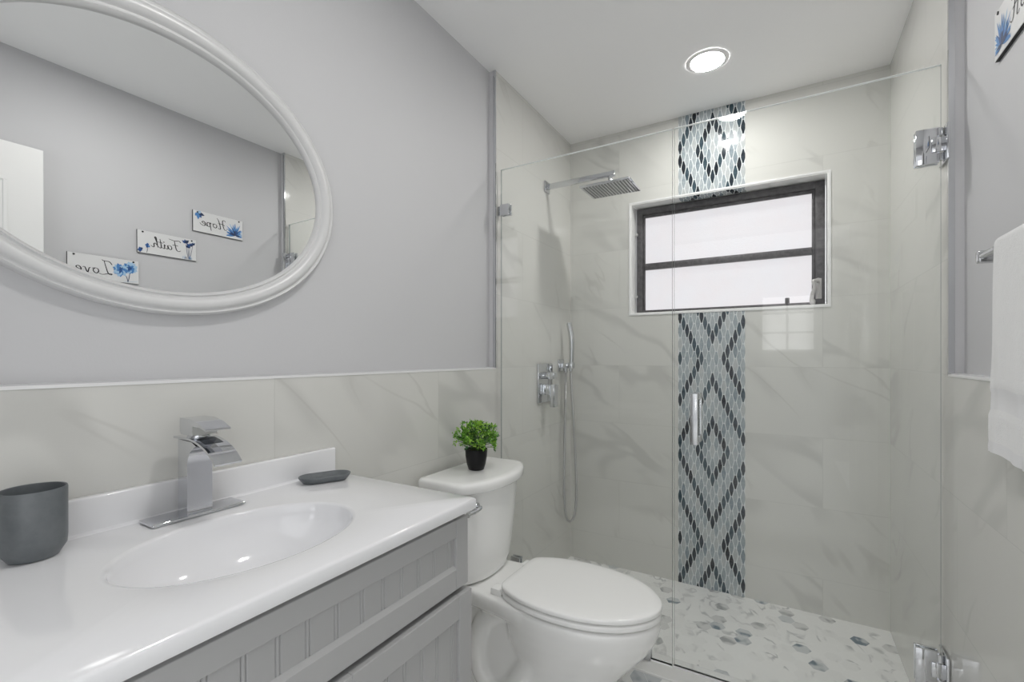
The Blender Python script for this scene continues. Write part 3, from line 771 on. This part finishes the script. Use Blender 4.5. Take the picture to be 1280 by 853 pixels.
# ------------------------------------------------------------------ shower glass
GT, GB = 2.0685, ZCB+.004
JX0, JX1 = .7665, .7735
th = .010
def panel(bm, x0, x1, z0, z1, c=.003):
    """sheet of glass with a polished, chamfered top edge painted bright and cut side edges"""
    ya, yb = YG-th/2, YG+th/2
    pr = [(ya, z0), (yb, z0), (yb, z1-c), (yb-c, z1), (ya+c, z1), (ya, z1-c)]
    A = [bm.verts.new((x0, y, z)) for y, z in pr]; B = [bm.verts.new((x1, y, z)) for y, z in pr]
    for k in range(6):
        f = bm.faces.new((A[k], A[(k+1) % 6], B[(k+1) % 6], B[k])); f.material_index = (2, 0, 1, 1, 1, 0)[k]
    for v in (A, B): bm.faces.new(v).material_index = 2
def clamp(bm, x0, x1, z0, z1, g=.0015):
    box(bm, x0, x1, YG-th/2-g-.009, YG-th/2-g*0-.0002, z0, z1, .0015); box(bm, x0, x1, YG+th/2+.0002, YG+th/2+.010, z0, z1, .0015)
GM = [M['glass'], M['edge_top'], M['edge_side']]
t = thing('fixed_glass_panel', 'clear fixed glass shower panel left of the glass door', 'glass panel', (.39, YG, GB))
bm = BM(); panel(bm, .0175, JX0, GB, GT); new('glass_sheet', bm, GM, t)
bm = BM(); clamp(bm, .020, .064, 1.856, 1.905); box(bm, 0, .020, YG-.006, YG+.006, 1.860, 1.901); new('wall_clamp', bm, M['chrome'], t, smooth=30)
bm = BM(); clamp(bm, .075, .120, .285, .33); new('wall_clamp', bm, M['chrome'], t, smooth=30)
bm = BM(); clamp(bm, .640, .690, ZCB, .128); new('curb_clamp', bm, M['chrome'], t, smooth=30)
bm = BM(); box(bm, .0, JX0, YG-.008, YG+.008, ZCB, GB); new('bottom_seal', bm, M['edge_top'], t)
t = thing('glass_shower_door', 'clear glass shower door hinged to the right tiled wall', 'shower door', (1.14, YG, GB))
XD = W-.012
bm = BM(); panel(bm, JX1, XD, GB+.004, GT); new('glass_sheet', bm, GM, t)
bm = BM(); box(bm, JX1, XD, YG-.004, YG+.004, ZCB, GB+.004); new('bottom_seal', bm, M['plastic'], t)
for z0 in (1.780, .262):
    z1 = z0+.103
    bm = BM()
    clamp(bm, 1.459, 1.512, z0, z1, .001)
    h_ = new('hinge', bm, M['chrome'], t, smooth=30)
    bm = BM(); box(bm, W-.008, W-.0002, YG-.042, YG+.042, z0, z1, .002); new('wall_plate', bm, M['chrome'], h_, smooth=30)
    bm = BM(); lathe(bm, [(.008, z0+.005), (.008, z0+.026)], (1.5135, YG-.012, 0), n=18); lathe(bm, [(.008, z1-.026), (.008, z1-.005)], (1.5135, YG-.012, 0), n=18)
    new('pivot', bm, M['chrome'], h_, smooth=40)
    bm = BM(); box(bm, 1.494, 1.5255, YG-.019, YG-.0135, z0+.030, z1-.030, .002); new('pivot_block', bm, M['chrome'], h_, smooth=30)
bm = BM()
hxx = .850
for sg in (-1, 1):
    yb = YG+sg*.046
    box(bm, hxx-.013, hxx+.013, yb-.007, yb+.007, .906, 1.088, .002)
    for z in (.918, 1.076):
        ya, yb2 = sorted((YG+sg*(th/2+.0002), yb-sg*.006)); box(bm, hxx-.012, hxx+.012, ya, yb2, z-.012, z+.012, .002)
new('pull_handle', bm, M['brushed'], t, smooth=30)

# ------------------------------------------------------------------ towel bar and towel
bx_, bz_ = 1.522, 1.452
t = thing('towel_bar', 'polished towel bar on the right wall holding a white towel', 'towel bar', (XR, 1.2, bz_))
for y in (1.480, .94):
    bm = BM(); box(bm, XR-.008, XR, y-.016, y+.016, bz_-.019, bz_+.017, .003); box(bm, bx_-.009, XR-.006, y-.012, y+.012, bz_-.015, bz_+.013, .004, 3)
    new('bar_post', bm, M['brushed'], t, smooth=35)
bm = BM(); tube(bm, [(bx_, .945, bz_), (bx_, 1.2, bz_), (bx_, 1.475, bz_)], .0082, 18); new('rail', bm, M['brushed'], t, smooth=45)
# towel draped over the bar
bm = BM()
TY0, TY1 = 1.00, 1.338
prof = []          # (x, z) path over the bar: front hem -> top -> back hem
xf, xb2 = bx_-.0175, bx_+.0175
for i in range(40): prof.append((xf, 1.020+(bz_-1.020)*i/39, 0))
for i in range(1, 12): a = PI-PI*i/12; prof.append((bx_+.0175*math.cos(a), bz_+.0165*math.sin(a), 0))
for i in range(30): prof.append((xb2, bz_-(bz_-1.08)*i/29, 0))
NY = 60; grid = []
thk = .0045
for k, (x, z, _) in enumerate(prof):
    row = []; drop = max(0, (bz_-z)/.43)
    for j in range(NY+1):
        s = j/NY; y = TY0+(TY1-TY0)*s
        wv_ = .0045*drop*(math.sin(s*13+.6+z*2)+.35*math.sin(s*29+1.1+z*5))+.002*math.sin(z*17+s*5)*drop
        sgn = 1 if k < 45 else -.35
        yy = y+(.006*drop if k < 45 else 0.0)*(s-.1)+.004*math.sin(z*19)*(1 if s > .9 else 0)*drop
        zz = z+.004*math.sin(s*9)*drop
        row.append(Vector((x-abs(wv_)*sgn-.004*drop*sgn if sgn > 0 else x-abs(wv_)*.2, yy, zz)))
    grid.append(row)
def mi_of(k):
    z = prof[k][1]
    if k < 45 and (1.020 <= z < 1.034): return 1
    if k < 45 and (1.100 < z < 1.152): return 1
    return 0
nrm = lambda k: Vector((-1, 0, 0)) if k < 40 else (Vector((1, 0, 0)) if k > 50 else Vector((prof[k][0]-bx_, 0, prof[k][1]-bz_)).normalized())
A = [[bm.verts.new(p+nrm(k)*(thk/2 if mi_of(k) == 0 else -thk*.1 if prof[k][1] > 1.05 else thk*.75)) for p in r] for k, r in enumerate(grid)]
B = [[bm.verts.new(p-nrm(k)*thk/2) for p in r] for k, r in enumerate(grid)]
K = len(grid)
for k in range(K-1):
    for j in range(NY):
        f = bm.faces.new((A[k][j], A[k][j+1], A[k+1][j+1], A[k+1][j])); f.material_index = mi_of(k)
        f = bm.faces.new((B[k][j], B[k+1][j], B[k+1][j+1], B[k][j+1]))
    for j in (0, NY): bm.faces.new((A[k][j], B[k][j], B[k+1][j], A[k+1][j]))
for k in (0, K-1):
    for j in range(NY): bm.faces.new((A[k][j], A[k][j+1], B[k][j+1], B[k][j]))
tag(new('towel', bm, [M['towel'], M['towel_band']], smooth=70), 'white terry towel with a woven band hanging over the towel bar', 'towel')

# ------------------------------------------------------------------ three word plaques on the right wall
SW, SH, ST = .262, .112, .008
def strokes_for(word):
    # hand-drawn script strokes, x to the right, y up, unit = plaque height
    G = {
     'H': ([[(.02, .70), (.08, .80), (.17, .74), (.16, .45), (.10, .12), (.02, .02), (-.05, .10)], [(.46, .86), (.38, .70), (.31, .36), (.28, .06), (.34, .02), (.40, .09)], [(.06, .38), (.20, .45), (.40, .47)]], .44),
     'o': ([[(.13, .36), (.05, .30), (.03, .15), (.10, .04), (.18, .10), (.21, .24), (.13, .36)], [(.15, .35), (.25, .31)]], .29),
     'p': ([[(.0, .28), (.07, .36), (.06, .10), (.01, -.26)], [(.05, .22), (.14, .36), (.22, .28), (.20, .10), (.12, .03), (.05, .08)], [(.18, .05), (.28, .12)]], .27),
     'e': ([[(.02, .16), (.14, .22), (.19, .31), (.12, .37), (.04, .27), (.04, .11), (.11, .03), (.22, .09), (.30, .2)]], .27),
     'F': ([[(.0, .72), (.08, .84), (.30, .80), (.56, .88)], [(.30, .80), (.26, .45), (.20, .10), (.10, .0), (.0, .08)], [(.12, .42), (.26, .46), (.40, .43)]], .40),
     'a': ([[(.20, .34), (.08, .34), (.02, .17), (.07, .04), (.16, .10), (.21, .33), (.20, .10), (.25, .04), (.31, .12)]], .29),
     'i': ([[(.02, .24), (.07, .35), (.06, .10), (.10, .03), (.17, .11)], [(.085, .50), (.09, .54), (.10, .59)]], .15),
     't': ([[(.12, .74), (.08, .40), (.06, .10), (.11, .03), (.19, .11)], [(-.02, .44), (.10, .47), (.24, .47)]], .18),
     'h': ([[(.02, .10), (.12, .60), (.17, .80), (.12, .82), (.08, .55), (.03, .03)], [(.04, .14), (.13, .34), (.20, .30), (.20, .08), (.25, .03), (.34, .14)]], .32),
     'L': ([[(.0, .66), (.10, .84), (.28, .86), (.36, .92)], [(.28, .86), (.22, .50), (.14, .12), (.04, .03), (.02, .09), (.14, .08), (.34, .0), (.46, .06)]], .44),
     'v': ([[(.0, .33), (.05, .31), (.10, .04), (.14, .12), (.20, .34), (.27, .32)]], .29)}
    out = []; x = 0
    for ch in word:
        ss, adv = G[ch]
        out += [[(x+a, b) for a, b in s] for s in ss]; x += adv
    return out, x
def ribbon(bm, P, wd, h0, h1, place, mi=0, taper=True):
    pts = [Vector((p[0], p[1])) for p in crom([(a, b, 0) for a, b in P], 7)]
    L, R = [], []
    for i, p in enumerate(pts):
        tt = (pts[min(i+1, len(pts)-1)]-pts[max(i-1, 0)])
        tt = tt.normalized() if tt.length > 1e-9 else Vector((1, 0)); nn = Vector((-tt.y, tt.x))
        k = i/(len(pts)-1); ww = wd*(.55+.45*abs(tt.y))*(1 if not taper else .55+.45*math.sin(PI*k))
        L.append(p+nn*ww/2); R.append(p-nn*ww/2)
    for i in range(len(pts)-1):
        q = [L[i], R[i], R[i+1], L[i+1]]
        f = bm.faces.new([bm.verts.new(place(a.x, a.y, h1)) for a in q]); f.material_index = mi
def petal(bm, c, a, L, wd, h, place, mi):
    d = Vector((math.cos(a), math.sin(a))); nn = Vector((-d.y, d.x)); c = Vector(c); P = []
    for k in range(7): t_ = k/6; P.append(c+d*L*t_+nn*wd*.5*math.sin(PI*min(1, t_**.8)))
    for k in range(5, 0, -1): t_ = k/6; P.append(c+d*L*t_-nn*wd*.5*math.sin(PI*min(1, t_**.8)))
    f = bm.faces.new([bm.verts.new(place(p.x, p.y, h)) for p in P]); f.material_index = mi
def plaque(word, y_left, z_bot, label):
    XS = XR-ST
    place = lambda u, v, h: (XS-h, y_left-u, z_bot+v)
    t = thing('word_plaque', label, 'wall sign', (XR, y_left-SW/2, z_bot), 'word plaques on the right wall')
    bm = BM(); box(bm, XS+.001, XR, y_left-SW, y_left, z_bot, z_bot+SH); new('board', bm, M['ink'], t)
    bm = BM(); box(bm, XS, XS+.001, y_left-SW+.0006, y_left-.0006, z_bot+.0010, z_bot+SH-.0004); new('printed_face', bm, M['sign'], t)
    bm = BM(); ss, wd = strokes_for(word)
    sx_, sy_ = {'Hope': (.104, .068), 'Faith': (.097, .064), 'Love': (.106, .074)}[word]
    u0, v0 = {'Hope': (.094, .036), 'Faith': (.074, .036), 'Love': (.104, .028)}[word]
    for s in ss: ribbon(bm, [(u0+a*sx_, v0+b*sy_) for a, b in s], .0050, 0, .0004, place)
    new('lettering', bm, M['ink'], t)
    bm = BM(); rr = random.Random(len(word)+ord(word[0])); lay = [0.0003]
    def done(): return new('flower_print', bm, [M['blue1'], M['blue2'], M['blue3'], M['navy']], t)
    def nh(): lay[0] += .000012; return lay[0]
    if word == 'Hope':
        c = (.043, .020)
        for k in range(70):
            a = rr.uniform(-.25, PI+.25)
            L = rr.uniform(.056, .072) if k < 26 else rr.uniform(.038, .055) if k < 48 else rr.uniform(.016, .034)
            L = min(L, .040/max(.01, abs(math.cos(a)))) if math.cos(a) < 0 else min(L, .050/max(.01, math.cos(a)))
            if a < 0 or a > PI: L = min(L, .016/max(.05, abs(math.sin(a))))
            petal(bm, c, a, L, .0085, nh(), place, rr.choice((1, 2, 2, 1)) if k < 26 else rr.choice((0, 1, 1)) if k < 48 else rr.choice((0, 3, 0)))
        done(); bm = BM()
        for k, (a, L) in enumerate(((-2.2, .030), (-1.6, .036), (-2.9, .034), (-.9, .024), (2.5, .018))): petal(bm, (.238, .100), a, L, .016, nh(), place, (0, 1, 3, 1, 2)[k])
    elif word == 'Faith':
        for x, zt, r in ((.030, .080, .014), (.050, .092, .016), (.016, .088, .012), (.040, .070, .012)):
            ribbon(bm, [(.034+(x-.03)*.2, .004), (.033+(x-.03)*.6, .04), (x, zt)], .0022, 0, nh(), place, 3)
            for k in range(9): petal(bm, (x, zt-.006), PI/2+rr.uniform(-1.1, 1.1), r*rr.uniform(.9, 1.5), r*.7, nh(), place, rr.choice((0, 3, 3, 0)))
        for k in range(14): x = rr.uniform(.006, .066); ribbon(bm, [(x, .003), (x+rr.uniform(-.004, .004), rr.uniform(.012, .026))], .0016, 0, nh(), place, rr.choice((1, 2, 3)))
        done(); bm = BM()
        for x, zt, r in ((.218, .040, .013), (.250, .016, .012)):
            ribbon(bm, [(x+.006, .004), (x+.002, .02), (x, zt)], .002, 0, nh(), place, 3)
            for k in range(9): petal(bm, (x, zt), rr.uniform(0, 2*PI), r*rr.uniform(.8, 1.2), r*.8, nh(), place, rr.choice((0, 3, 0, 1)))
    else:
        for x, z, r, cols in ((.034, .074, .036, (2, 2, 2, 1)), (.072, .058, .034, (2, 1, 1))):
            ribbon(bm, [(.044, .004), (.042+(x-.045)*.3, .03), (x, z)], .003, 0, nh(), place, 3)
            for k in range(16): petal(bm, (x, z), 2*PI*k/16+rr.uniform(-.15, .15), min(r*rr.uniform(.75, 1.0), x-.003, .108-z if math.sin(2*PI*k/16) > .5 else 1), r*.62, nh(), place, rr.choice(cols))
            for k in range(10): petal(bm, (x, z), rr.uniform(0, 2*PI), r*.5, r*.25, nh(), place, rr.choice((1, 0)))
            for k in range(6): petal(bm, (x, z), rr.uniform(0, 2*PI), r*.25, r*.14, nh(), place, 0)
        ribbon(bm, [(.004, .012), (.03, .008), (.06, .005)], .0018, 0, nh(), place, 2)
    done()
    for u in (.022, SW-.022):
        bm = BM(); lathe(bm, [(.0042, XS-.0004), (.004, XS-.002), (.001, XS-.0026)], (0, y_left-u, z_bot+SH-.008), 'x', 14)
        new('screw', bm, M['ink'], t, smooth=40)
plaque('Hope', 1.520, 1.913, 'white plaque reading Hope with a deep blue flower, topmost of the three')
plaque('Faith', 1.273, 1.750, 'white plaque reading Faith with slender dark blue flowers, middle of three')
plaque('Love', 1.017, 1.592, 'white plaque reading Love with two pale blue blooms, lowest of three')
